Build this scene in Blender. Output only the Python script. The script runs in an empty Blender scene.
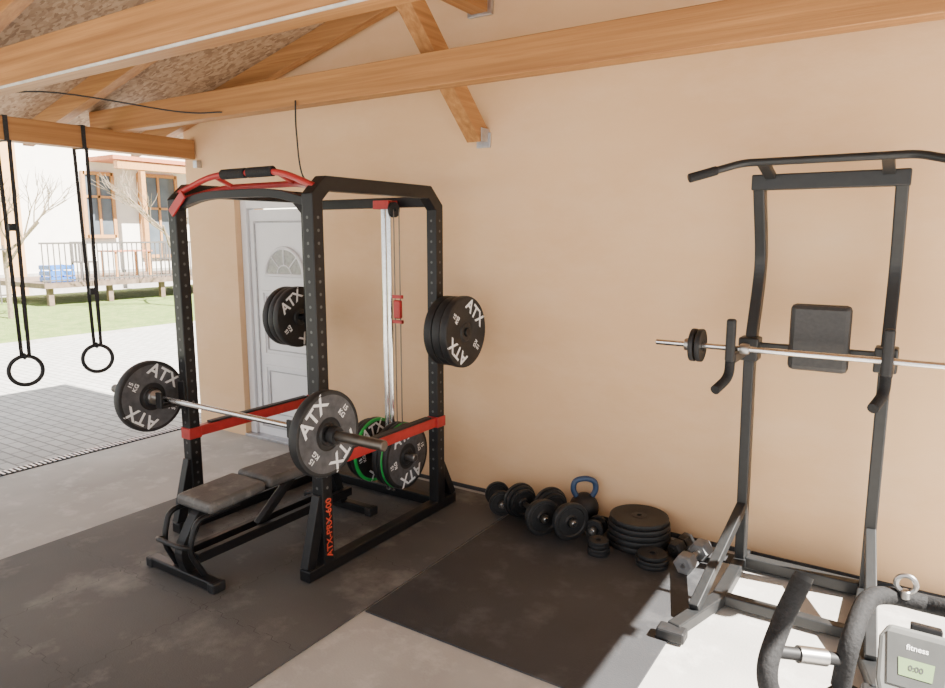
import bpy, math, random
from mathutils import Vector, Matrix
random.seed(4)
S = bpy.context.scene
COL = S.collection

# ------------------------------------------------------------------ materials
def nmat(name):
    m = bpy.data.materials.new(name); m.use_nodes = True
    nt = m.node_tree; b = nt.nodes['Principled BSDF']
    return m, nt, b

def simple(name, col, rough=0.5, metal=0.0, var=0.15, scale=18, bump=0.0, spec=.5):
    m, nt, b = nmat(name)
    N = nt.nodes; L = nt.links
    tc = N.new('ShaderNodeTexCoord'); nz = N.new('ShaderNodeTexNoise')
    nz.inputs['Scale'].default_value = scale; nz.inputs['Detail'].default_value = 4
    L.new(tc.outputs['Object'], nz.inputs['Vector'])
    cr = N.new('ShaderNodeValToRGB')
    cr.color_ramp.elements[0].position = 0.3; cr.color_ramp.elements[1].position = 0.7
    cr.color_ramp.elements[0].color = [c*(1-var) for c in col]+[1]
    cr.color_ramp.elements[1].color = [min(1, c*(1+var)) for c in col]+[1]
    L.new(nz.outputs['Fac'], cr.inputs['Fac']); L.new(cr.outputs['Color'], b.inputs['Base Color'])
    b.inputs['Roughness'].default_value = rough; b.inputs['Metallic'].default_value = metal
    b.inputs['Specular IOR Level'].default_value = spec
    if bump:
        bp = N.new('ShaderNodeBump'); bp.inputs['Strength'].default_value = bump
        bp.inputs['Distance'].default_value = 0.01
        L.new(nz.outputs['Fac'], bp.inputs['Height']); L.new(bp.outputs['Normal'], b.inputs['Normal'])
    return m

def layered(name, cols, scales, stretch=(1,1,1), rough=0.8, bump=0.2, bscale=60, pos=(0.3,0.7), bdist=0.005, p2=(.52,.72), spec=.5):
    """two-octave noise blend between colours; cols = (dark, light, patch)"""
    m, nt, b = nmat(name); N = nt.nodes; L = nt.links
    tc = N.new('ShaderNodeTexCoord'); mp = N.new('ShaderNodeMapping')
    mp.inputs['Scale'].default_value = stretch
    L.new(tc.outputs['Object'], mp.inputs['Vector'])
    n1 = N.new('ShaderNodeTexNoise'); n1.inputs['Scale'].default_value = scales[0]; n1.inputs['Detail'].default_value = 6
    n2 = N.new('ShaderNodeTexNoise'); n2.inputs['Scale'].default_value = scales[1]; n2.inputs['Detail'].default_value = 8
    n2.inputs['Roughness'].default_value = 0.65
    L.new(mp.outputs['Vector'], n1.inputs['Vector']); L.new(mp.outputs['Vector'], n2.inputs['Vector'])
    r = N.new('ShaderNodeValToRGB'); r.color_ramp.elements[0].position = pos[0]; r.color_ramp.elements[1].position = pos[1]
    r.color_ramp.elements[0].color = list(cols[0])+[1]; r.color_ramp.elements[1].color = list(cols[1])+[1]
    L.new(n1.outputs['Fac'], r.inputs['Fac'])
    r2 = N.new('ShaderNodeValToRGB'); r2.color_ramp.elements[0].position = p2[0]; r2.color_ramp.elements[1].position = p2[1]
    r2.color_ramp.elements[0].color = (0,0,0,1); r2.color_ramp.elements[1].color = (1,1,1,1)
    L.new(n2.outputs['Fac'], r2.inputs['Fac'])
    mx = N.new('ShaderNodeMix'); mx.data_type = 'RGBA'
    L.new(r2.outputs['Color'], mx.inputs[0]); L.new(r.outputs['Color'], mx.inputs[6]); mx.inputs[7].default_value = list(cols[2])+[1]
    L.new(mx.outputs[2], b.inputs['Base Color'])
    b.inputs['Roughness'].default_value = rough; b.inputs['Specular IOR Level'].default_value = spec
    n3 = N.new('ShaderNodeTexNoise'); n3.inputs['Scale'].default_value = bscale; n3.inputs['Detail'].default_value = 5
    L.new(mp.outputs['Vector'], n3.inputs['Vector'])
    bp = N.new('ShaderNodeBump'); bp.inputs['Strength'].default_value = bump; bp.inputs['Distance'].default_value = bdist
    L.new(n3.outputs['Fac'], bp.inputs['Height']); L.new(bp.outputs['Normal'], b.inputs['Normal'])
    return m

M_wall = layered('peach_plaster', ((.70,.450,.250),(.77,.510,.290),(.78,.545,.345)), (0.8,2.0), (1,1,2.2), .9, .15, 35, p2=(.45,.85))
M_conc = layered('concrete', ((.33,.315,.295),(.45,.435,.41),(.53,.515,.49)), (1.6,5), (1,1,1), .85, .3, 90)
M_mat  = layered('rubber_mat', ((.026,.027,.030),(.046,.047,.051),(.08,.08,.083)), (1.3,4.0), (1,1,1), .62, .3, 160, spec=.35)
M_matd = layered('dusty_rubber_mat', ((.050,.050,.052),(.095,.094,.092),(.18,.172,.163)), (1.0,2.6), (1,1,1), .7, .3, 160, spec=.35)
M_seam = simple('mat_seam', (.035,.035,.036), .9)
M_dark = simple('drain_shadow', (.02,.02,.021), .9)
M_woodX = layered('timber_x', ((.27,.115,.034),(.46,.225,.075),(.30,.13,.038)), (1.6,3.5), (.5,22,22), .6, .2, 8)
M_woodY = layered('timber_y', ((.27,.115,.034),(.46,.225,.075),(.30,.13,.038)), (1.6,3.5), (22,.5,22), .6, .2, 8)
M_grass = layered('grass', ((.12,.20,.04),(.22,.30,.07),(.35,.35,.13)), (3,9), (1,1,1), .95, .8, 40, bdist=.05)
M_black = simple('black_powdercoat', (.0075,.0075,.0085), .42, 0, .2, 40, spec=.32)
M_tower = simple('graphite_powdercoat', (.016,.017,.018), .42, 0, .15, 30, spec=.4)
M_blackr = simple('black_rubber', (.012,.012,.013), .55, 0, .25, 40, spec=.4)
M_iron = simple('cast_iron_black', (.018,.018,.019), .5, .2, .3, 60, .2)
M_vinyl = simple('black_vinyl', (.024,.023,.023), .45, 0, .2, 60, .25)
M_dustv = layered('dusty_black_vinyl', ((.05,.048,.046),(.11,.105,.10),(.18,.17,.16)), (6,14), (1,1,1), .55, .3, 120)
M_red = simple('red_powdercoat', (.36,.020,.020), .4, 0, .15)
M_redp = simple('orange_red_print', (.55,.06,.025), .5)
M_chrome = simple('chrome', (.72,.72,.72), .2, 1, .05)
M_steel = simple('brushed_steel', (.42,.41,.40), .35, 1, .1)
M_knurl = simple('dark_steel', (.13,.115,.10), .4, .9, .2)
M_greyband = simple('plate_grey_band', (.065,.065,.07), .55, 0, .3, 30)
M_white = simple('white_print', (.75,.75,.75), .6, 0, .05)
M_green = simple('green_rubber', (.02,.35,.06), .5)
M_blue = simple('blue_print', (.03,.16,.55), .4)
M_bluek = simple('blue_vinyl', (.03,.06,.13), .4)
M_pvc = simple('white_pvc', (.78,.78,.80), .35, 0, .03, 6)
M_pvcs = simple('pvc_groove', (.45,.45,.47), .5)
M_glassf = simple('frosted_glass', (.36,.36,.33), .15, 0, .2, 40)
M_hole = simple('hole_edge', (.07,.07,.07), .5)
M_house = simple('white_render', (.80,.77,.72), .9, 0, .05, 3)
M_ochre = simple('ochre_render', (.62,.36,.16), .9, 0, .08, 3)
M_winglass = simple('window_glass', (.10,.12,.14), .08, 0, .2, 2)
M_winwood = simple('window_wood', (.48,.24,.09), .5)
M_bark = simple('bark', (.22,.17,.12), .9, 0, .3, 30)
M_fence = simple('fence_iron', (.10,.09,.085), .5)
M_deck = simple('deck_boards', (.16,.11,.08), .7, 0, .3, 8)
M_terra = simple('terracotta', (.45,.16,.08), .8)
M_gplastic = simple('silver_plastic', (.17,.175,.17), .4, .2, .05)
M_bezel = simple('console_bezel', (.06,.063,.062), .5)
M_lcd = simple('lcd', (.20,.29,.14), .35, 0, .03)
M_foam = simple('foam_grip', (.014,.014,.015), .8, 0, .3, 120, .3, spec=.3)
M_strap = simple('webbing', (.02,.02,.022), .8, 0, .3, 90)
M_galv = simple('galvanised', (.5,.5,.52), .4, .9, .15)
M_nail = simple('plastic_white', (.6,.58,.54), .5)

def osb():
    m, nt, b = nmat('osb_board'); N = nt.nodes; L = nt.links
    tc = N.new('ShaderNodeTexCoord'); mp = N.new('ShaderNodeMapping'); mp.inputs['Scale'].default_value = (14,34,14)
    L.new(tc.outputs['Object'], mp.inputs['Vector'])
    nz = N.new('ShaderNodeTexNoise'); nz.inputs['Scale'].default_value = 1.2
    L.new(mp.outputs['Vector'], nz.inputs['Vector'])
    mixv = N.new('ShaderNodeVectorMath'); mixv.operation = 'ADD'
    L.new(mp.outputs['Vector'], mixv.inputs[0]); L.new(nz.outputs['Color'], mixv.inputs[1])
    v = N.new('ShaderNodeTexVoronoi'); v.inputs['Scale'].default_value = 1.6
    L.new(mixv.outputs[0], v.inputs['Vector'])
    sp = N.new('ShaderNodeSeparateColor'); L.new(v.outputs['Color'], sp.inputs[0])
    r = N.new('ShaderNodeValToRGB')
    r.color_ramp.elements[0].color = (.22,.13,.07,1); r.color_ramp.elements[1].color = (.46,.32,.20,1)
    e = r.color_ramp.elements.new(.5); e.color = (.35,.225,.13,1)
    L.new(sp.outputs[0], r.inputs['Fac']); L.new(r.outputs['Color'], b.inputs['Base Color'])
    b.inputs['Roughness'].default_value = .75
    return m
M_osb = osb()
def pavers():
    m, nt, b = nmat('paving'); N = nt.nodes; L = nt.links
    tc = N.new('ShaderNodeTexCoord'); br = N.new('ShaderNodeTexBrick')
    L.new(tc.outputs['Object'], br.inputs['Vector'])
    br.inputs['Scale'].default_value = 1.0
    br.inputs['Color1'].default_value = (.42,.41,.395,1); br.inputs['Color2'].default_value = (.50,.49,.47,1)
    br.inputs['Mortar'].default_value = (.24,.235,.225,1); br.inputs['Mortar Size'].default_value = .009
    br.inputs['Brick Width'].default_value = .2; br.inputs['Row Height'].default_value = .1
    L.new(br.outputs['Color'], b.inputs['Base Color']); b.inputs['Roughness'].default_value = .9
    return m
M_pave = pavers()

# ------------------------------------------------------------------ mesh helpers
def group(name, loc):
    e = bpy.data.objects.new(name, None); e.empty_display_size = .1
    e.location = loc; COL.objects.link(e); return e

def attach(o, parent):
    COL.objects.link(o)
    if parent is not None:
        o.parent = parent
        o.matrix_parent_inverse = Matrix.Translation(-Vector(parent.location))

def mk(name, verts, faces, mat, parent=None, smooth=False, bevel=0.0, mats=None, fmi=None):
    me = bpy.data.meshes.new(name); me.from_pydata([tuple(v) for v in verts], [], faces)
    for m in (mats or [mat]): me.materials.append(m)
    if fmi:
        for p, i in zip(me.polygons, fmi): p.material_index = i
    me.update()
    if smooth:
        for p in me.polygons: p.use_smooth = True
        try: me.set_sharp_from_angle(angle=math.radians(35))
        except Exception: pass
    o = bpy.data.objects.new(name, me); attach(o, parent)
    if bevel:
        b = o.modifiers.new('bevel', 'BEVEL'); b.width = bevel; b.segments = 2; b.limit_method = 'ANGLE'
    return o

BF = [(0,3,2,1),(4,5,6,7),(0,1,5,4),(1,2,6,5),(2,3,7,6),(3,0,4,7)]
def boxdata(c, s, R=None):
    c = Vector(c); hx,hy,hz = s[0]/2,s[1]/2,s[2]/2
    vs = [Vector(v) for v in [(-hx,-hy,-hz),(hx,-hy,-hz),(hx,hy,-hz),(-hx,hy,-hz),(-hx,-hy,hz),(hx,-hy,hz),(hx,hy,hz),(-hx,hy,hz)]]
    if R is not None: vs = [R @ v for v in vs]
    return [c+v for v in vs]
def box(name, c, s, mat, parent=None, R=None, bevel=.003):
    return mk(name, boxdata(c,s,R), BF, mat, parent, bevel=bevel)
def boxes(name, lst, mat, parent=None, bevel=0):
    V=[];F=[]
    for it in lst:
        o=len(V); V+=boxdata(*it); F+=[tuple(i+o for i in f) for f in BF]
    return mk(name,V,F,mat,parent,bevel=bevel)
def frame(d):
    d = Vector(d).normalized()
    ref = Vector((0,0,1)) if abs(d.z)<.95 else Vector((1,0,0))
    side = d.cross(ref).normalized(); up = side.cross(d).normalized()
    return d, side, up
def beam(name, p0, p1, w, h, mat, parent=None, bevel=.003):
    p0=Vector(p0);p1=Vector(p1); d,s,u = frame(p1-p0)
    R = Matrix((s,d,u)).transposed()
    return box(name,(p0+p1)/2,(w,(p1-p0).length,h),mat,parent,R,bevel)
def rsweep(name, pts, side, w, h, mat, parent=None, bevel=.003):
    """rectangular tube along a planar, mitred path; side = plane normal"""
    pts=[Vector(p) for p in pts]; side=Vector(side).normalized(); V=[];F=[]
    n=len(pts)
    for i,p in enumerate(pts):
        a=(p-pts[i-1]).normalized() if i>0 else None
        b=(pts[i+1]-p).normalized() if i<n-1 else None
        if a is None: t=b; k=1
        elif b is None: t=a; k=1
        else:
            t=(a+b).normalized(); k=1/max(.3,t.dot(a))
        u=side.cross(t).normalized()*k
        for sx,sy in ((-1,-1),(1,-1),(1,1),(-1,1)):
            V.append(p+side*sx*w/2+u*sy*h/2)
    for i in range(n-1):
        o=i*4
        for j in range(4):
            F.append((o+j,o+(j+1)%4,o+4+(j+1)%4,o+4+j))
    F.append((3,2,1,0)); o=(n-1)*4; F.append((o,o+1,o+2,o+3))
    return mk(name,V,F,mat,parent,bevel=bevel)
def smoothpath(pts, n=8):
    P=[Vector(p) for p in pts]; P=[2*P[0]-P[1]]+P+[2*P[-1]-P[-2]]; out=[]
    for i in range(1,len(P)-2):
        for k in range(n):
            t=k/n; a,b,c,d=P[i-1],P[i],P[i+1],P[i+2]
            out.append(.5*((2*b)+(c-a)*t+(2*a-5*b+4*c-d)*t*t+(3*b-a-3*c+d)*t**3))
    out.append(P[-2]); return out
def fillet(pts, r=.04, n=6):
    P=[Vector(p) for p in pts]; out=[P[0]]
    for i in range(1,len(P)-1):
        a=P[i]+(P[i-1]-P[i]).normalized()*min(r,(P[i-1]-P[i]).length*.45)
        c=P[i]+(P[i+1]-P[i]).normalized()*min(r,(P[i+1]-P[i]).length*.45)
        for k in range(n+1):
            t=k/n; out.append(a*(1-t)**2+P[i]*2*t*(1-t)+c*t*t)
    out.append(P[-1]); return out
def tube(name, pts, r, mat, parent=None, seg=14, closed=False):
    P=[Vector(p) for p in pts]; n=len(P); rr = r if isinstance(r,(list,tuple)) else [r]*n
    V=[];F=[]; nrm=None
    for i in range(n):
        if closed: t=(P[(i+1)%n]-P[i-1]).normalized()
        else: t=(P[min(i+1,n-1)]-P[max(i-1,0)]).normalized()
        if nrm is None: nrm=frame(t)[1]
        nrm=(nrm-t*nrm.dot(t)).normalized(); bi=t.cross(nrm)
        for k in range(seg):
            a=2*math.pi*k/seg; V.append(P[i]+(nrm*math.cos(a)+bi*math.sin(a))*rr[i])
    m = n if closed else n-1
    for i in range(m):
        o=i*seg;q=((i+1)%n)*seg
        for k in range(seg): F.append((o+k,o+(k+1)%seg,q+(k+1)%seg,q+k))
    if not closed:
        F.append(tuple(reversed(range(seg)))); F.append(tuple((n-1)*seg+k for k in range(seg)))
    return mk(name,V,F,mat,parent,smooth=True)
def lathe(name, prof, c, axis, mat, parent=None, seg=48, closed=True, mats=None, pm=None):
    c=Vector(c); d,s,u=frame(axis); V=[];F=[];fm=[]; n=len(prof)
    for r,x in prof:
        for k in range(seg):
            a=2*math.pi*k/seg; V.append(c+d*x+(s*math.cos(a)+u*math.sin(a))*r)
    for i in range(n if closed else n-1):
        o=i*seg;q=((i+1)%n)*seg
        for k in range(seg):
            F.append((o+k,q+k,q+(k+1)%seg,o+(k+1)%seg)); fm.append(pm[i] if pm else 0)
    if not closed:
        F.append(tuple(range(seg))); fm.append(0)
        F.append(tuple(reversed([(n-1)*seg+k for k in range(seg)]))); fm.append(0)
    o = mk(name,V,F,mat,parent,smooth=True,mats=mats,fmi=fm if pm else None)
    return o
def rod(name, p0, p1, r, mat, parent=None, seg=20):
    p0=Vector(p0);p1=Vector(p1); L=(p1-p0).length; c=min(r*.15,L*.1)
    return lathe(name,[(r-c,0),(r,c),(r,L-c),(r-c,L)],p0,p1-p0,mat,parent,seg,closed=False)

def label(name, txt, c, size, ang, parent, mat, rx=None):
    """flat raised lettering on a face looking towards +X, rotated by ang about X"""
    cu=bpy.data.curves.new(name,'FONT'); cu.body=txt; cu.size=size; cu.align_x='CENTER'; cu.align_y='CENTER'
    cu.extrude=.0006; cu.offset=size*.018; cu.materials.append(mat)
    o=bpy.data.objects.new(name,cu); attach(o,parent)
    B=Matrix(((0,0,1),(1,0,0),(0,1,0))) if rx is None else rx
    o.matrix_basis=Matrix.Translation(Vector(c)) @ (Matrix.Rotation(ang,3,'X')@B).to_4x4()
    return o

def plate(x, y, z, R, t, ang=0.3, band=None, txt=True, name='weight_plate', axis=(1,0,0), bore=.0275, rim=None):
    g=group(name,(x,y,z)); h=t/2
    prof=[(bore,h),(R*.24,h),(R*.27,h*.75),(R*.36,h*.75),(R*.39,h*.92),(R*.90,h*.92),(R*.94,h),(R*.985,h*.9),(R,h*.6),
          (R,-h*.6),(R*.985,-h*.9),(R*.94,-h),(R*.90,-h*.92),(R*.39,-h*.92),(R*.36,-h*.75),(R*.27,-h*.75),(R*.24,-h),(bore,-h)]
    pm=[0]*18; pm[0]=2
    if band is not None: pm[4]=1
    if rim is not None: pm[5]=3;pm[6]=3;pm[7]=3
    lathe('disc',prof,(x,y,z),axis,M_blackr,g,56,True,[M_blackr,band or M_blackr,M_iron,rim or M_blackr],pm)
    if txt:
        for k,(s,a2) in enumerate((('ATX',0),('ATX',math.pi))):
            a=ang+a2; rad=R*.655
            label('lettering_%d'%k,s,(x+h*.92+.0008,y-math.sin(a)*rad,z+math.cos(a)*rad),R*.50,a,g,M_white)
        for k,a2 in enumerate((math.pi/2,-math.pi/2)):
            a=ang+a2; rad=R*.66
            label('weight_mark_%d'%k,'15\nKG' ,(x+h*.92+.0008,y-math.sin(a)*rad,z+math.cos(a)*rad),R*.17,a,g,M_white)
    return g

# ------------------------------------------------------------------ room shell
WY=3.74
WL=-5.35
box('floor',(-1.96,1.2,-.075),(6.82,5.08,.15),M_conc,bevel=0)
DX0,DX1,DZ=-4.74,-3.78,1.98
def wall_back():
    L=WL;Rr=3.2;t=.30
    rz=lambda x: 3.34-.25*abs(x+2.36) if x<-2.36 else 3.34-.27*(x+2.36)
    out=[(L,0),(DX0,0),(DX0,DZ),(DX1,DZ),(DX1,0),(1.2,0),(Rr,0),(Rr,2.3),(1.2,rz(1.2)),(-2.36,3.34),(L,rz(L))]
    n=len(out)
    V=[(x,WY,z) for x,z in out]+[(x,WY+t,z) for x,z in out]
    F=[]
    def quad(*idx):
        F.append(tuple(idx)); F.append(tuple(i+n for i in reversed(idx)))
    quad(0,1,2,10); quad(10,2,3,9); quad(3,4,5,8,9); quad(5,6,7,8)
    for i in range(n):
        j=(i+1)%n; F.append((j,i,i+n,j+n))
    return mk('wall_back',V,F,M_wall)
wall_back()
box('baseboard_back',(-1.2,WY-.006,.012),(4.9,.012,.024),M_mat,bevel=0)

# rubber mats
box('rubber_mat',(-1.385,2.93,.004),(1.23,1.50,.008),M_mat,bevel=.002)
box('rubber_mat',(-.15,3.625,.004),(1.22,.11,.008),M_mat,bevel=.002)
g=group('puzzle_mat',(-2.98,1.9,0))
box('tiles',(-2.98,1.9,.004),(1.94,3.56,.008),M_matd,g,bevel=.002)
def seam(name,axis,const,a,b):
    pts=[];k=0;t=a;step=.055
    while t<b:
        o=.010 if k%2 else -.010
        pts.append((t,const+o)); pts.append((min(b,t+step*.8),const+o)); t+=step;k+=1
    V=[];F=[]
    w=.0009
    for i,(s,c) in enumerate(pts):
        for o in (-w,w):
            V.append((s+o,c+o,.0084) if axis=='x' else (c+o,s+o,.0084))
    for i in range(len(pts)-1): F.append((2*i,2*i+1,2*i+3,2*i+2))
    mk(name,V,F,M_seam,g)
for k,yy in enumerate((.6,1.2,1.8,2.6)): seam('seam_x%d'%k,'x',yy,-3.94,-2.02)
for k,xx in enumerate((-3.3,-2.65)): seam('seam_y%d'%k,'y',xx,.14,3.66)

# drain channel
g=group('drain_channel',(-5.43,1.5,0))
box('channel',(-5.43,1.5,.002),(.10,4.3,.004),M_dark,g,bevel=0)
boxes('grate',[((-5.43,-.62+.035*i,.006),(.09,.014,.006)) for i in range(122)],M_galv,g)
# exterior ground
box('paving',(-8.56,3.5,-.08),(6.38,24,.15),M_pave,bevel=0)
box('ground_yard',(5.0,-6.5,-.09),(20.7,10.3,.17),M_conc,bevel=0)
box('ground_side',(8.4,3.0,-.09),(13.9,8.6,.17),M_conc,bevel=0)
box('kerb',(-11.80,3.5,-.02),(.1,24,.12),M_conc)
box('lawn',(-16.42,6.5,-.06),(9.1,34,.15),M_grass,bevel=0)
box('ground_far',(-27,6.5,-.07),(12,40,.14),M_conc,bevel=0)

# door
g=group('door_1',(-4.26,WY+.1,1.0))
dy=WY+.10
W=DX1-DX0
for nm,c,s in (('frame_left',(DX0+.035,dy,DZ/2),(.07,.09,DZ)),('frame_right',(DX1-.035,dy,DZ/2),(.07,.09,DZ)),
               ('frame_top',(-4.26,dy,DZ-.035),(W-.14,.09,.07))):
    box(nm,c,s,M_pvc,g,bevel=.006)
box('leaf',(-4.26,dy+.01,.955),(W-.15,.06,1.89),M_pvc,g,bevel=.004)
fy=dy-.025
def frm(name,x0,x1,z0,z1,w=.02,mat=M_pvcs):
    boxes(name,[(((x0+x1)/2,fy,z0),(x1-x0+w,.014,w)),(((x0+x1)/2,fy,z1),(x1-x0+w,.014,w)),
                ((x0,fy,(z0+z1)/2),(w,.014,z1-z0-w)),((x1,fy,(z0+z1)/2),(w,.014,z1-z0-w))],mat,g,bevel=.004)
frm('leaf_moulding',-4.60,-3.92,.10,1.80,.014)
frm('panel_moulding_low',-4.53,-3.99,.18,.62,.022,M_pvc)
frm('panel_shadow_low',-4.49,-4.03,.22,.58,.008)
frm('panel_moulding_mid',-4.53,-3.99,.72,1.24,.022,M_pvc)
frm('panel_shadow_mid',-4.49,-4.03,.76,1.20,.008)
cz=1.38;Rf=.215
V=[(-4.26,fy-.006,cz)]+[(-4.26+Rf*math.cos(math.pi*k/24),fy-.006,cz+Rf*math.sin(math.pi*k/24)) for k in range(25)]
mk('fanlight_glass',V,[(0,k,k+1) for k in range(1,25)],M_glassf,g)
tube('fanlight_arch',[(-4.26+Rf*math.cos(math.pi*k/24),fy-.007,cz+Rf*math.sin(math.pi*k/24)) for k in range(25)],.014,M_pvc,g,8)
tube('fanlight_sill',[(-4.26-Rf-.01,fy-.007,cz),(-4.26+Rf+.01,fy-.007,cz)],.014,M_pvc,g,8)
tube('fanlight_inner_arch',[(-4.26+.08*math.cos(math.pi*k/12),fy-.007,cz+.08*math.sin(math.pi*k/12)) for k in range(13)],.006,M_pvc,g,8)
for k,a in enumerate((45,90,135)):
    a=math.radians(a); tube('glazing_bar_%d'%k,[(-4.26+.08*math.cos(a),fy-.007,cz+.08*math.sin(a)),(-4.26+Rf*math.cos(a),fy-.007,cz+Rf*math.sin(a))],.006,M_pvc,g,8)
box('handle_plate',(-3.89,fy-.008,1.02),(.035,.012,.22),M_steel,g)
tube('handle_lever',fillet([(-3.89,fy-.01,1.06),(-3.89,fy-.055,1.06),(-4.01,fy-.055,1.06)],.02),.009,M_steel,g,10)
box('threshold',(-4.26,WY+.1,.012),(W,.22,.024),M_galv,g)

# ------------------------------------------------------------------ roof
RX=-2.36
def rz(x): return 3.28-(.25*(RX-x) if x<RX else .27*(x-RX))
LX,RXE=-5.95,1.15
g=group('ceiling',(RX,1.4,3.3))
def slope(name,x0,x1,y0,y1,off,th,mat):
    V=[(x0,y0,rz(x0)+off),(x1,y0,rz(x1)+off),(x1,y1,rz(x1)+off),(x0,y1,rz(x0)+off)]
    V+=[(a,b,c+th) for a,b,c in V]; mk(name,V,BF,mat,g)
slope('osb_left',LX,RX,-.9,WY+.35,.14,.02,M_osb)
slope('osb_right',RX,RXE,-.9,WY+.35,.14,.02,M_osb)
for i,xx in enumerate((-4.8,-3.55)):
    V=[(xx-.003,-.9,rz(xx)+.139),(xx+.003,-.9,rz(xx)+.139),(xx+.003,WY,rz(xx)+.139),(xx-.003,WY,rz(xx)+.139)]
    mk('board_joint_%d'%i,V,[(0,1,2,3)],M_seam,g)
def rafter(name,y,x0,x1,w=.08,h=.14):
    V=[]
    for yy in (y-w/2,y+w/2):
        V+=[(x0,yy,rz(x0)),(x1,yy,rz(x1)),(x1,yy,rz(x1)+h),(x0,yy,rz(x0)+h)]
    mk(name,V,[(0,1,2,3),(7,6,5,4),(0,4,5,1),(1,5,6,2),(2,6,7,3),(3,7,4,0)],M_woodX,g,bevel=.004)
for i,yy in enumerate((3.66,2.78,1.9,1.02,.14,-.7)):
    rafter('rafter_left_%d'%i,yy,LX,RX-.001); rafter('rafter_right_%d'%i,yy,RX+.001,RXE)
EX=-5.24
for nm,x,z in (('eave_beam',EX,2.40),('eave_beam',.95,2.29)):
    g2=group(nm,(x,1.42,z)); box('beam',(x,1.42,z),(.12,4.60,.155),M_woodY,g2,bevel=.005)
    h=z-.0775; box('post',(x,-.75,h/2),(.12,.12,h),M_woodY,g2)
g2=group('ridge_beam',(RX,1.4,3.14)); box('beam',(RX,1.42,3.13),(.12,4.60,.24),M_woodY,g2,bevel=.005)
box('hanger',(RX,WY-.02,3.06),(.17,.03,.13),M_galv,g2)
beam('knee_brace',(RX,WY-.05,2.30),(RX,2.86,3.06),.10,.12,M_woodY,g2,.004)
box('bracket',(RX+.02,WY-.008,2.275),(.10,.014,.09),M_galv,g2)
box('bracket_web',(RX+.055,WY-.05,2.30),(.006,.09,.08),M_galv,g2)
g2=group('tie_beam',(-2.5,3.08,2.54)); box('beam',(-2.55,3.08,2.548),(5.9,.10,.17),M_woodX,g2,bevel=.005)
g2=group('tie_beam',(-2.5,1.88,2.56)); box('beam',(-2.55,1.88,2.557),(5.9,.12,.19),M_woodX,g2,bevel=.005)
boxes('batten',[((-2.55,1.815,2.458),(5.9,.010,.010))],M_nail,g2)
tube('cable',smoothpath([(-5.2,1.95,2.5),(-4.7,2.3,2.58),(-4.2,2.9,2.50),(-3.9,3.02,2.485)]),.005,M_blackr,g2,8)
g2=group('hanging_cable',(-3.22,3.02,2.3)); tube('cord',smoothpath([(-3.22,3.02,2.49),(-3.215,3.015,2.3),(-3.21,3.05,2.05),(-3.20,3.2,1.99)]),.005,M_blackr,g2,8)
box('junction_box',(-5.15,WY-.025,2.28),(.05,.05,.06),M_galv,None)

# ------------------------------------------------------------------ gymnastic rings
for (yy,zz) in ((2.29,.755),(2.80,.765)):
    g=group('gymnastic_ring',(EX,yy,zz))
    s=Vector((.3,.95,0)).normalized()
    c=Vector((EX,yy,zz))
    tube('ring',[c+(s*math.cos(a)+Vector((0,0,1))*math.sin(a))*.102 for a in [2*math.pi*k/40 for k in range(40)]],.0145,M_blackr,g,12,closed=True)
    for k,o in enumerate((-.008,.014)):
        beam('strap_%d'%k,(EX+o*.6,yy+o*2,zz+.10),(EX+(.064 if k else -.064),yy+o,2.325),.026,.003,M_strap,g,0)
    boxes('strap_wrap',[((EX,yy,2.319),(.136,.03,.003)),((EX-.067,yy,2.40),(.003,.03,.163)),((EX+.067,yy,2.40),(.003,.03,.163)),((EX,yy,2.4815),(.137,.03,.003))],M_strap,g)
    box('buckle',(EX+.01,yy,1.28 if yy>2.7 else 1.75),(.03,.045,.05),M_strap,g)
    box('strap_tail',(EX+.025,yy+.02,1.2),(.003,.03,.32),M_strap,g)
    tube('strap_loop',[c+Vector((0,0,.102))+(Vector((1,0,0))*math.cos(a)+Vector((0,0,1))*math.sin(a))*.019 for a in [2*math.pi*k/16 for k in range(16)]],.006,M_strap,g,8,closed=True)

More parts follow.
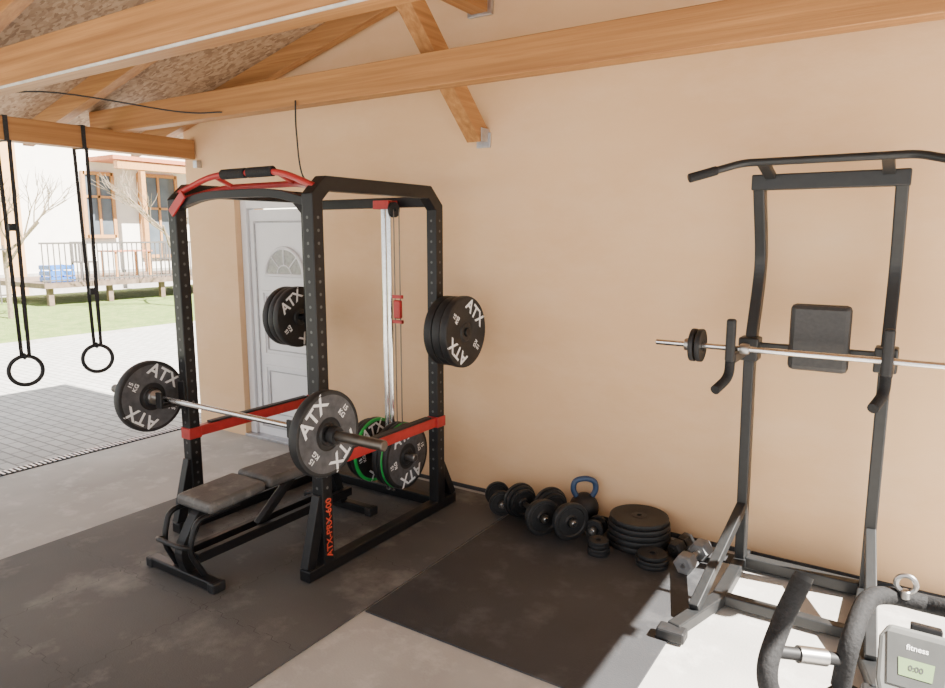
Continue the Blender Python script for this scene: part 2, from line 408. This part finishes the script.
# ------------------------------------------------------------------ power rack
XL,XR,YF,YR,H=-3.46,-2.42,2.35,3.32,1.975
g=group('power_rack',((XL+XR)/2,(YF+YR)/2,0)); z0=.010
for nm,x in (('left',XL),('right',XR)):
    rsweep('side_frame_'+nm,[(x,YF,z0+.05),(x,YF,H-.10),(x,YF+.07,H-.035),(x,YR-.09,H-.035),(x,YR,H-.12),(x,YR,z0+.05)],(1,0,0),.07,.07,M_black,g,.005)
    box('floor_rail_'+nm,(x,(YF+YR)/2+.01,z0+.03),(.07,YR-YF+.30,.06),M_black,g,bevel=.006)
    beam('front_foot_brace_'+nm,(x,YF-.115,z0+.06),(x,YF-.02,.42),.06,.05,M_black,g)
    beam('rear_foot_brace_'+nm,(x,YR+.14,z0+.06),(x,YR+.02,.30),.06,.05,M_black,g)
    for nm2,y in (('front',YF),('rear',YR)):
        V=[];F=[]
        for i in range(26):
            zz=.28+i*.06
            for sx in (-1,1):
                o=len(V); xx=x+sx*.0356
                V+= [(xx,y+.008*math.cos(a),zz+.008*math.sin(a)) for a in [2*math.pi*k/10 for k in range(10)]]
                F.append(tuple(range(o,o+10)))
            o=len(V)
            V+= [(x+.008*math.cos(a),y-.0356,zz+.008*math.sin(a)) for a in [2*math.pi*k/10 for k in range(10)]]
            F.append(tuple(range(o,o+10)))
        mk('holes_%s_%s'%(nm,nm2),V,F,M_hole,g)
    box('safety_bar_'+nm,(x,(YF+YR)/2,.575),(.05,YR-YF-.07,.06),M_red,g,bevel=.005)
    box('safety_bar_pad_'+nm,(x,(YF+YR)/2+.02,.61),(.045,YR-YF-.2,.012),M_blackr,g)
    for nm2,y in (('front',YF),('rear',YR)):
        box('safety_bracket_%s_%s'%(nm,nm2),(x,y,.575),(.082,.082,.065),M_red,g,bevel=.004)
    boxes('j_hook_'+nm,[((x,YF-.042,.80),(.06,.014,.16)),((x,YF-.115,.762),(.05,.15,.018)),((x,YF-.185,.80),(.05,.014,.085))],M_black,g,bevel=.003)
box('rear_top_crossmember',((XL+XR)/2,YR-.01,H-.085),(XR-XL-.07,.06,.06),M_black,g,bevel=.005)
box('rear_floor_crossmember',((XL+XR)/2,YR+.04,z0+.03),(XR-XL-.07,.06,.06),M_black,g,bevel=.005)
cx=(XL+XR)/2
tube('pull_up_bar_upper',fillet([(XL,YF+.02,H-.05),(XL+.26,YF+.04,H+.035),(XR-.26,YF+.04,H+.035),(XR,YF+.02,H-.05)],.12,8),.016,M_red,g)
tube('pull_up_bar_lower',fillet([(XL,YF+.02,H-.09),(XL+.20,YF+.16,H-.02),(XR-.2,YF+.16,H-.02),(XR,YF+.02,H-.09)],.12,8),.016,M_red,g)
rod('foam_grip_1',(cx-.17,YF+.04,H+.035),(cx+.015,YF+.04,H+.035),.026,M_foam,g)
rod('foam_grip_2',(cx+.035,YF+.04,H+.035),(cx+.22,YF+.04,H+.035),.026,M_foam,g)
rsweep('front_arch',fillet([(XL+.03,YF,H-.12),(XL+.25,YF,H-.07),(XR-.25,YF,H-.07),(XR-.03,YF,H-.12)],.15,6),(0,1,0),.05,.04,M_black,g,.003)
for k,x in enumerate((cx-.24,cx+.24)):
    beam('pull_up_link_%d'%k,(x,YF+.04,H+.03),(x,YF+.16,H-.02),.02,.02,M_red,g,.002)
beam('corner_gusset_left',(XL,YF-.037,H-.16),(XL+.12,YF-.037,H-.06),.012,.05,M_red,g)
# lat tower
gx=-2.745; gy=YR-.02
for k,x in enumerate((gx-.02,gx+.02)):
    rod('guide_rod_%d'%k,(x,gy-.03,.08),(x,gy-.03,H-.12),.0165,M_chrome,g)
box('pulley_bracket_top',(gx+.02,gy-.06,H-.10),(.12,.09,.05),M_red,g)
lathe('pulley_top',[(.01,-.01),(.045,-.01),(.038,0),(.045,.01),(.01,.01)],(gx+.10,gy-.08,H-.13),(1,0,0),M_blackr,g,24)
for k,x in enumerate((gx+.115,gx+.155)):
    rod('cable_%d'%k,(x,gy-.10,.55 if k==0 else .35),(x,gy-.10,H-.13),.0035,M_knurl,g,8)
box('cable_clip',(gx+.135,gy-.10,1.26),(.05,.03,.11),M_red,g,bevel=.008)
boxes('cable_clip_ends',[((gx+.135,gy-.10,1.335),(.07,.02,.02)),((gx+.135,gy-.10,1.185),(.07,.02,.02))],M_red,g)
box('carriage',(gx,gy-.03,.36),(.09,.06,.16),M_black,g)
rod('loading_pin',(gx-.30,gy-.08,.35),(gx+.24,gy-.08,.35),.024,M_steel,g)
for nm,x,sg in (('left',XL,-1),('right',XR,1)):
    rod('storage_peg_'+nm,(x+sg*.036,YR,1.14),(x+sg*(.30 if sg<0 else .235),YR,1.14),.024,M_black,g)
    lathe('peg_flange_'+nm,[(.02,0),(.045,0),(.045,.008),(.02,.008)],(x+sg*.036,YR,1.14),(sg,0,0),M_black,g,24)
label('post_lettering','ATX-PRX-600',(XR+.0362,YF+.005,.25),.052,math.pi/2,g,M_redp)

for k,(x,R,t) in enumerate(((XR+.085,.205,.055),(XR+.143,.205,.055),(XR+.199,.21,.05))): plate(x,YR,1.14,R,t,-.7 if k==2 else .3,None,k==2)
for k,(x,R,t) in enumerate(((XL-.24,.205,.05),(XL-.185,.205,.05),(XL-.13,.21,.05))): plate(x,YR,1.14,R,t,.6,None,k==2)
for k,(x,R,t,b) in enumerate(((gx-.145,.19,.045,None),(gx-.095,.205,.045,M_green),(gx+.075,.20,.04,None),(gx+.12,.205,.04,M_green),(gx+.16,.205,.035,None))):
    plate(x,gy-.08,.35,R,t,-2.9,None if k<4 else M_greyband,k in (1,4),rim=b)

# ------------------------------------------------------------------ barbell on rack
BX,BY,BZ=-2.92,2.20,.80
def barbell(x0,x1,y,z,col,nm='barbell',rs=.0248,rb=.0145):
    g=group(nm,((x0+x1)/2,y,z)); sl=.40
    rod('shaft',(x0+sl,y,z),(x1-sl,y,z),rb,M_chrome,g)
    rod('sleeve_left',(x0,y,z),(x0+sl,y,z),rs,col,g); rod('sleeve_right',(x1-sl,y,z),(x1,y,z),rs,col,g)
    for k,x in enumerate((x0+sl-.005,x1-sl+.005)):
        lathe('collar_%d'%k,[(rb,-.018),(rs*1.6,-.018),(rs*1.75,-.01),(rs*1.75,.01),(rs*1.6,.018),(rb,.018)],(x,y,z),(1,0,0),M_steel,g,32)
    return g
b=barbell(BX-1.04,BX+1.04,BY,BZ,M_knurl)
for x in (-3.60,-2.235):
    plate(x,BY,BZ,.202,.052,-.6 if x<-3 else .75,M_greyband)
lathe('clamp_right',[(.0255,-.02),(.04,-.02),(.043,-.012),(.043,.012),(.04,.02),(.0255,.02)],(-2.175,BY,BZ),(1,0,0),M_blackr,b,28)
lathe('clamp_left',[(.0255,-.02),(.04,-.02),(.043,-.012),(.043,.012),(.04,.02),(.0255,.02)],(-3.66,BY,BZ),(1,0,0),M_blackr,b,28)

# ------------------------------------------------------------------ bench
bx=-2.92
g=group('weight_bench',(bx,2.45,0)); z0=.010
def cushion(name,y0,y1,zt,w,zt2=None):
    zt2=zt if zt2 is None else zt2
    V=[];
    for (y,z) in ((y0,zt),(y1,zt2)):
        V+=[(bx-w/2,y,z-.06),(bx+w/2,y,z-.06),(bx+w/2,y,z),(bx-w/2,y,z)]
    o=mk(name,V,[(0,1,2,3),(7,6,5,4),(0,4,5,1),(1,5,6,2),(2,6,7,3),(3,7,4,0)],M_dustv,g,smooth=True)
    bm=o.modifiers.new('b','BEVEL'); bm.width=.022; bm.segments=4
cushion('seat_pad',1.96,2.31,.415,.27,.43)
cushion('back_pad',2.33,3.12,.435,.27)
box('seat_board',(bx,2.12,.355),(.2,.28,.012),M_black,g)
box('pad_rail',(bx,2.62,.355),(.06,.95,.05),M_black,g)
boxes('pad_plates',[((bx,2.45,.375),(.22,.05,.02)),((bx,2.95,.375),(.22,.05,.02))],M_black,g)
box('front_foot',(bx-.04,1.92,z0+.028),(.52,.06,.05),M_black,g,bevel=.008)
box('rear_foot',(bx-.04,3.02,z0+.028),(.54,.06,.05),M_black,g,bevel=.008)
for k,(x,y) in enumerate(((bx-.29,1.92),(bx+.21,1.92),(bx-.30,3.02),(bx+.22,3.02))):
    box('foot_cap_%d'%k,(x,y,z0+.026),(.05,.072,.052),M_blackr,g,bevel=.008)
for k,x in enumerate((bx-.05,bx+.05)):
    beam('main_rail_%d'%k,(x,1.93,.13),(x,3.02,.13),.035,.05,M_black,g)
rsweep('front_support',fillet([(bx,1.92,z0+.05),(bx,1.88,.17),(bx,1.99,.34),(bx,2.2,.345)],.05,4),(1,0,0),.06,.05,M_black,g,.003)
beam('rear_support',(bx,3.0,z0+.05),(bx,2.9,.34),.05,.05,M_black,g)
beam('link_strut',(bx,2.35,.14),(bx,2.6,.34),.04,.04,M_black,g)
for k,sg in enumerate((-1,1)):
    tube('seat_side_tube_%d'%k,fillet([(bx+sg*.11,1.93,z0+.05),(bx+sg*.10,1.86,.20),(bx+sg*.11,1.90,.35),(bx+sg*.11,2.15,.355)],.05),.014,M_black,g)
tube('carry_handle',fillet([(bx-.10,1.87,.22),(bx-.10,1.82,.24),(bx+.10,1.82,.24),(bx+.10,1.87,.22)],.03),.012,M_blackr,g)
box('label_1',(bx+.0305,2.30,.355),(.001,.14,.028),M_blue,g,bevel=0)
box('label_2',(bx+.0305,2.85,.355),(.001,.16,.028),M_blue,g,bevel=0)

# ------------------------------------------------------------------ power tower
TL,TR=-.66,-.10
g=group('pull_up_dip_tower',((TL+TR)/2,3.3,0)); z0=.010
for nm,x,sg in (('left',TL,-1),('right',TR,1)):
    rsweep('upright_'+nm,fillet([(x,3.55,z0+.05),(x,3.46,1.16),(x,3.585,1.50),(x,3.585,1.62),(x,3.44,1.93)],.12,6),(1,0,0),.05,.065,M_tower,g,.006)
    rsweep('foot_rail_'+nm,[(x+sg*.10,2.74,z0+.03),(x,3.1,z0+.03),(x,3.66,z0+.03)],(0,0,1),.055,.06,M_tower,g,.006)
    beam('foot_brace_'+nm,(x+sg*.06,2.90,z0+.06),(x,3.52,.36),.045,.05,M_tower,g,.005)
    box('front_foot_'+nm,(x+sg*.10,2.72,z0+.025),(.12,.07,.05),M_blackr,g,bevel=.01)
    xx=x+sg*.015
    rsweep('dip_arm_'+nm,fillet([(xx,3.46,1.165),(xx,3.12,1.165)],.02),(1,0,0),.045,.045,M_tower,g,.005)
    box('arm_sleeve_'+nm,(x,3.45,1.165),(.09,.10,.11),M_tower,g,bevel=.008)
    box('bar_catch_'+nm,(xx,3.105,1.245),(.04,.03,.19),M_blackr,g,bevel=.01)
    tube('dip_handle_'+nm,fillet([(xx,3.12,1.17),(xx,3.11,1.08),(xx-.03,3.00,1.04)],.05),.021,M_foam,g)
box('top_crossmember',((TL+TR)/2,3.43,1.935),(TR-TL+.06,.06,.07),M_tower,g,bevel=.006)
for k,x in enumerate((TL+.05,TR-.05)):
    beam('bar_bracket_%d'%k,(x,3.43,1.955),(x,3.21,2.005),.045,.03,M_tower,g,.004)
tube('pull_up_bar',fillet([(TL-.22,3.07,1.94),(TL-.03,3.20,2.005),(TR+.05,3.20,2.005),(TR+.26,3.07,1.94)],.04,8),.0165,M_tower,g)
rod('bar_grip_left',(TL-.22,3.07,1.94),(TL-.12,3.138,1.974),.020,M_foam,g)
rod('bar_grip_right',(TR+.26,3.07,1.94),(TR+.15,3.138,1.974),.020,M_foam,g)
box('rear_crossmember',((TL+TR)/2,3.56,z0+.035),(TR-TL-.05,.06,.06),M_tower,g,bevel=.006)
box('front_crossmember',((TL+TR)/2,3.12,z0+.03),(TR-TL-.05,.05,.05),M_tower,g,bevel=.006)
bp=box('back_pad',((TL+TR)/2+.02,3.39,1.245),(.245,.055,.30),M_vinyl,g,bevel=.022)
box('pad_crossmember',((TL+TR)/2,3.46,1.18),(TR-TL-.04,.03,.03),M_tower,g,bevel=.005)
box('pad_plate',((TL+TR)/2,3.43,1.24),(.1,.03,.16),M_tower,g)
b2=barbell(-1.02,.60,3.155,1.2045,M_chrome,'barbell',.0135,.0135)
for x in (-.845,-.815,.42):
    plate(x,3.155,1.2045,.075,.022,0,None,False,bore=.0145)
lathe('lock_nut',[(.0145,-.012),(.028,-.012),(.03,.0),(.028,.012),(.0145,.012)],(-.872,3.155,1.2045),(1,0,0),M_steel,b2,12)

# ------------------------------------------------------------------ dumbbells & plates on floor
def dumbbell(p,q,R,head=M_iron,n=3,nm='dumbbell',bar=M_chrome,zf=.008):
    p=Vector((p[0],p[1],R+zf)); q=Vector((q[0],q[1],R+zf)); d=(q-p).normalized()
    g=group(nm,tuple((p+q)/2)); rod('bar',p-d*.03,q+d*.03,.0135,bar,g)
    for e,(c,sg) in enumerate(((p,1),(q,-1))):
        for k in range(n):
            cc=c+d*sg*(.012+.026*k); r=R*(1,.92,.8)[k] ; h=.011
            lathe('disc_%d_%d'%(e,k),[(.015,h*.6),(r*.3,h),(r*.36,h*.4),(r*.74,h*.4),(r*.8,h),(r*.97,h),(r,h*.6),(r,-h*.6),(r*.97,-h),(r*.8,-h),(r*.74,-h*.4),(r*.36,-h*.4),(r*.3,-h),(.015,-h*.6)],cc,d,head,g,36)
        lathe('star_nut_%d'%e,[(.0135,-.01),(.024,-.01),(.027,0),(.024,.01),(.0135,.01)],c-d*sg*.012,d,M_knurl,g,8)
    L=(q-p).length
    if L>.2: rod('grip',p+d*.09,q-d*.09,.016,M_knurl,g)
dumbbell((-1.68,3.33),(-1.94,3.50),.106)
dumbbell((-1.52,3.36),(-1.75,3.53),.108)
dumbbell((-2.02,3.44),(-2.14,3.58),.078,n=1)
dumbbell((-1.425,3.44),(-1.43,3.53),.056,n=1)
def hexdb(p,q,r,head,zf=.008):
    p=Vector((p[0],p[1],r*.87+zf)); q=Vector((q[0],q[1],r*.87+zf)); d=(q-p).normalized()
    g=group('hex_dumbbell',tuple((p+q)/2)); rod('handle',p,q,.015,M_steel,g)
    for e,(c,sg) in enumerate(((p,1),(q,-1))):
        lathe('head_%d'%e,[(r*.8,0),(r,.012),(r,.075),(r*.8,.09)],c,d*sg,head,g,6,closed=False)
M_greyhex = simple('grey_hex_paint', (.16,.165,.17), .5)
hexdb((-.885,3.30),(-.85,3.58),.055,M_greyhex)
hexdb((-.985,3.47),(-.955,3.66),.042,M_iron)
kx,ky=-1.575,3.648
g=group('kettlebell',(kx,ky,.1)); prof=[(0.0001,.008),(.055,.008),(.065,.012)]
for k in range(1,12):
    a=-math.pi/2+.75+k*(math.pi-1.2)/12; prof.append((.088*math.cos(a),.092+.088*math.sin(a)))
prof+=[(.03,.178),(.0001,.18)]
lathe('body',[(r,z) for r,z in prof],(kx,ky,0),(0,0,1),M_blackr,g,40,closed=False)
hd=Vector((.84,.54,0)).normalized(); c=Vector((kx,ky,0))
tube('handle',smoothpath([c-hd*.045+Vector((0,0,.16)),c-hd*.066+Vector((0,0,.205)),c-hd*.055+Vector((0,0,.255)),c+Vector((0,0,.272)),c+hd*.055+Vector((0,0,.255)),c+hd*.066+Vector((0,0,.205)),c+hd*.045+Vector((0,0,.16))],6),.017,M_bluek,g)
def stack(x,y,items,zf=.008):
    z=zf
    for R,t in items:
        plate(x,y,z+t/2,R,t,0,None,False,axis=(0,0,1),bore=.015); z+=t+.0004
stack(-1.20,3.545,[(.172,.034),(.172,.034),(.17,.032),(.167,.030),(.16,.028)])
stack(-1.335,3.30,[(.062,.02),(.062,.02),(.055,.018),(.055,.018)])
stack(-1.05,3.33,[(.086,.022),(.086,.022),(.075,.02)])

# ------------------------------------------------------------------ exercise bike
CX=.075
g=group('exercise_bike',(CX,1.4,0))
def mir(p): return (2*CX-p[0],p[1],p[2])
A=[(-.073,1.62,.69),(-.13,1.50,.70),(-.185,1.455,.735),(-.203,1.455,.80),(-.190,1.53,.873),(-.163,1.575,.955)]
for nm,f in (('left',lambda p:p),('right',mir)):
    tube('grip_'+nm,smoothpath([f(p) for p in A],8),.0215,M_foam,g)
    tube('grip_cap_'+nm,[f((-.164,1.573,.952)),f((-.160,1.58,.965))],.020,M_blackr,g)
    Bp=[(-.073,1.60,.72),(-.062,1.60,.83),(-.042,1.73,.868),(.0,1.80,.862),(CX,1.83,.85)]
    tube('upper_bar_'+nm,smoothpath([f(p) for p in Bp],8),.021,M_foam,g)
    tube('sensor_bar_'+nm,[f((-.19,1.50,.815)),f((-.06,1.60,.785))],.014,M_blackr,g)
    tube('pulse_sensor_'+nm,[f((-.155,1.527,.8067)),f((-.105,1.565,.7955))],.0185,M_steel,g,18)
    tube('stem_'+nm,[f((-.073,1.62,.70)),f((CX,1.72,.60))],.02,M_foam,g)
th=math.radians(50)
R=Matrix.Rotation(th,3,'X')
cc=Vector((.060,1.625,.785))
def cp(x,y,z): return cc+R@Vector((x,y,z))
def cslab(name,outl,z0,z1,mat,bev=.004):
    n=len(outl); V=[cp(x,y,z0) for x,y in outl]+[cp(x,y,z1) for x,y in outl]
    F=[tuple(reversed(range(n))),tuple(range(n,2*n))]+[(i,(i+1)%n,n+(i+1)%n,n+i) for i in range(n)]
    mk(name,V,F,mat,g,bevel=bev)
cslab('console_body',[(-.05,-.11),(.05,-.11),(.070,-.03),(.072,.06),(.056,.09),(-.056,.09),(-.072,.06),(-.070,-.03)],-.045,0,M_gplastic,.008)
cslab('console_bezel',[(-.050,-.035),(.050,-.035),(.058,.072),(-.058,.072)],0,.003,M_bezel,.001)
cslab('console_lcd',[(-.030,-.012),(.030,-.012),(.033,.024),(-.033,.024)],.003,.0045,M_lcd,0)
for k,x in enumerate((-.035,0,.035)):
    cslab('button_%d'%k,[(x-.010,-.062),(x+.010,-.062),(x+.011,-.048),(x-.011,-.048)],0,.006,M_blackr,.002)
label('lcd_digits','0:00',cp(0,.006,.0048),.016,0,g,M_bezel,R)
label('console_lettering','fitness',cp(0,.048,.0034),.016,0,g,M_white,R)
cslab('button_dial',[(.013*math.cos(a),-.085+.013*math.sin(a)) for a in [2*math.pi*k/20 for k in range(20)]],0,.008,M_blackr,.001)
tube('clamp_ring',[(.030+.020*math.cos(a),1.80,.900+.020*math.sin(a)) for a in [2*math.pi*k/24 for k in range(24)]],.006,M_steel,g,8,closed=True)
rod('clamp_stud',(.03,1.80,.865),(.03,1.80,.885),.012,M_steel,g)
beam('column',(CX,1.74,.84),(CX,1.60,.45),.06,.05,M_black,g)
beam('column_low',(CX,1.60,.47),(CX,1.50,.10),.09,.07,M_black,g)
beam('main_beam',(CX,1.75,.07),(CX,.75,.07),.07,.06,M_black,g)
box('front_stabiliser',(CX,1.75,.032),(.48,.07,.06),M_black,g,bevel=.015)
box('rear_stabiliser',(CX,.75,.032),(.48,.07,.06),M_black,g,bevel=.015)
lathe('flywheel_housing',[(.01,-.05),(.2,-.05),(.22,-.03),(.22,.03),(.2,.05),(.01,.05)],(CX,1.48,.34),(1,0,0),M_gplastic,g,48)
rod('crank_axle',(CX-.09,1.36,.32),(CX+.09,1.36,.32),.015,M_steel,g)
for k,(sx,dz) in enumerate(((-1,.15),(1,-.15))):
    beam('crank_%d'%k,(CX+sx*.09,1.36,.32),(CX+sx*.09,1.36,.32+dz),.02,.025,M_steel,g)
    box('pedal_%d'%k,(CX+sx*.15,1.36,.32+dz),(.10,.09,.025),M_blackr,g,bevel=.006)
beam('seat_post',(CX,.95,.09),(CX,.88,.74),.05,.05,M_black,g)
pts=[(-.02,.16),(.02,.16),(.035,.06),(.09,-.04),(.11,-.10),(.09,-.14),(-.09,-.14),(-.11,-.10),(-.09,-.04),(-.035,.06)]
V=[(CX+x,.87+y,.74) for x,y in pts]+[(CX+x,.87+y,.80) for x,y in pts]; n=len(pts)
o=mk('saddle',V,[tuple(reversed(range(n))),tuple(range(n,2*n))]+[(i,(i+1)%n,n+(i+1)%n,n+i) for i in range(n)],M_vinyl,g,bevel=.02)

# ------------------------------------------------------------------ outside
g=group('neighbour_house',(-24,12,0))
box('body',(-24.5,12.5,2.6),(6,20,5.2),M_house,g,bevel=0)
box('plinth',(-21.48,12.5,.3),(.06,20,.6),M_conc,g,bevel=0)
box('corner_pilaster',(-21.40,9.35,2.6),(.2,.5,5.2),M_ochre,g,bevel=0)
box('porch_beam',(-20.2,13.6,3.75),(.2,3.6,.22),M_winwood,g,bevel=0)
box('porch_roof',(-20.8,13.6,3.95),(1.5,3.9,.12),M_terra,g,bevel=0)
boxes('porch_posts',[((-20.2,y,2.1),(.14,.14,3.08)) for y in (12.6,15.2)],M_winwood,g)
V=[(-21,2,5.2),(-28,2,5.2),(-24.5,2,7.5),(-21,23,5.2),(-28,23,5.2),(-24.5,23,7.5)]
mk('roof',V,[(0,1,2),(5,4,3),(0,2,5,3),(1,4,5,2),(0,3,4,1)],M_terra,g)
for k,(y,z,w,h) in enumerate(((11.9,2.6,.9,1.9),(13.9,2.3,1.3,2.6))):
    box('window_%d'%k,(-21.46,y,z),(.05,w,h),M_winglass,g,bevel=0)
    boxes('window_frame_%d'%k,[((-21.43,y-w/2,z),(.10,.1,h+.1)),((-21.43,y+w/2,z),(.10,.1,h+.1)),((-21.43,y,z+h/2),(.10,w,.1)),((-21.43,y,z-h/2),(.10,w,.1)),((-21.43,y,z+.25),(.08,w,.07)),((-21.43,y,z),(.08,.07,h))],M_winwood,g)
g=group('terrace',(-18.5,11,0))
box('deck',(-18.9,12.1,.50),(3.4,8,.12),M_deck,g,bevel=0)
boxes('deck_posts',[((-17.4,8.3+i*1.45,.23),(.12,.12,.42)) for i in range(6)],M_deck,g)
boxes('balusters',[((-17.28,8.15+.13*i,1.02),(.022,.022,.92)) for i in range(62)],M_fence,g)
boxes('rails',[((-17.28,12.1,1.50),(.05,8,.045)),((-17.28,12.1,.62),(.04,8,.03))],M_fence,g)
g=group('yard_fence',(-18.6,5,.6))
boxes('pickets',[((-18.6,1.0+.15*i,.75),(.025,.025,1.4)) for i in range(47)],M_fence,g)
boxes('rails',[((-18.6,4.5,1.35),(.04,7.1,.04)),((-18.6,4.5,.25),(.04,7.1,.04))],M_fence,g)
def table(x,y):
    g=group('garden_table',(x,y,.9)); box('top',(x,y,1.26),(.8,1.1,.04),M_terra,g)
    boxes('legs',[((x+a*.33,y+b*.48,.90),(.05,.05,.68)) for a in (-1,1) for b in (-1,1)],M_winwood,g)
table(-18.5,10.9)
def chair(x,y):
    g=group('garden_chair',(x,y,.9)); box('seat',(x,y,1.0),(.45,.45,.04),M_fence,g)
    boxes('legs',[((x+a*.2,y+b*.2,.77),(.04,.04,.42)) for a in (-1,1) for b in (-1,1)],M_fence,g)
    boxes('back',[((x-.21,y+b*.09,1.25),(.03,.05,.5)) for b in (-2,-1,0,1,2)]+[((x-.21,y,1.5),(.03,.46,.05))],M_fence,g)
chair(-18.4,9.7); chair(-18.4,12.2)
def crate(x,y,s,m):
    g=group('storage_crate',(x,y,.56)); z=.56
    boxes('slats',[((x+a*s/2,y,z+h),(.03,s,.10)) for a in (-1,1) for h in (.07,.21,.35)]+[((x,y+a*s/2,z+h),(s,.03,.10)) for a in (-1,1) for h in (.07,.21,.35)]+[((x,y,z+.02),(s,s,.03))],m,g)
    boxes('corner_posts',[((x+a*(s/2-.03),y+b*(s/2-.03),z+.21),(.04,.04,.40)) for a in (-1,1) for b in (-1,1)],m,g)
crate(-17.8,13.2,.6,M_winwood); crate(-17.8,8.7,.55,M_blue)
def tree(x,y,h,seed):
    random.seed(seed); g=group('bare_tree',(x,y,.015)); cnt=[0]
    def br(p,d,L,r,lev):
        q=p+d*L; mid=(p+q)/2+Vector((random.uniform(-1,1),random.uniform(-1,1),0))*L*.06
        tube('branch_%d'%cnt[0],[p,mid,q],[r,r*.8,r*.6],M_bark,g,6); cnt[0]+=1
        if lev==0: return
        for k in range(3):
            nd=(d+Vector((random.uniform(-1,1),random.uniform(-1,1),random.uniform(-.2,.7)))*.75).normalized()
            br(p+(q-p)*random.uniform(.55,1),nd,L*random.uniform(.6,.8),r*.55,lev-1)
    br(Vector((x,y,.015)),Vector((0,0,1)),h*.4,.05*h/3,4)
tree(-14.8,10.0,3.8,7); tree(-15.5,6.6,3.4,11)

# ------------------------------------------------------------------ light
w=bpy.data.worlds.new('World'); S.world=w; w.use_nodes=True
bg=w.node_tree.nodes['Background']; bg.inputs['Color'].default_value=(.95,.97,1,1); bg.inputs['Strength'].default_value=2.05
su=bpy.data.lights.new('sun','SUN'); su.energy=46; su.angle=math.radians(.6); su.color=(1,.94,.85)
so=bpy.data.objects.new('sun',su); COL.objects.link(so)
d=Vector((-2.05,-.10,-2.33)).normalized(); so.rotation_euler=d.to_track_quat('-Z','Y').to_euler(); so.location=(6,1,8)

# ------------------------------------------------------------------ camera
cam=bpy.data.cameras.new('camera'); cam.sensor_width=36; cam.lens=36*690/945
co=bpy.data.objects.new('camera',cam); COL.objects.link(co); co.location=(0,0,1.7)
co.rotation_euler=(math.radians(90-9),0,math.radians(33))
cam.clip_start=.05; S.camera=co
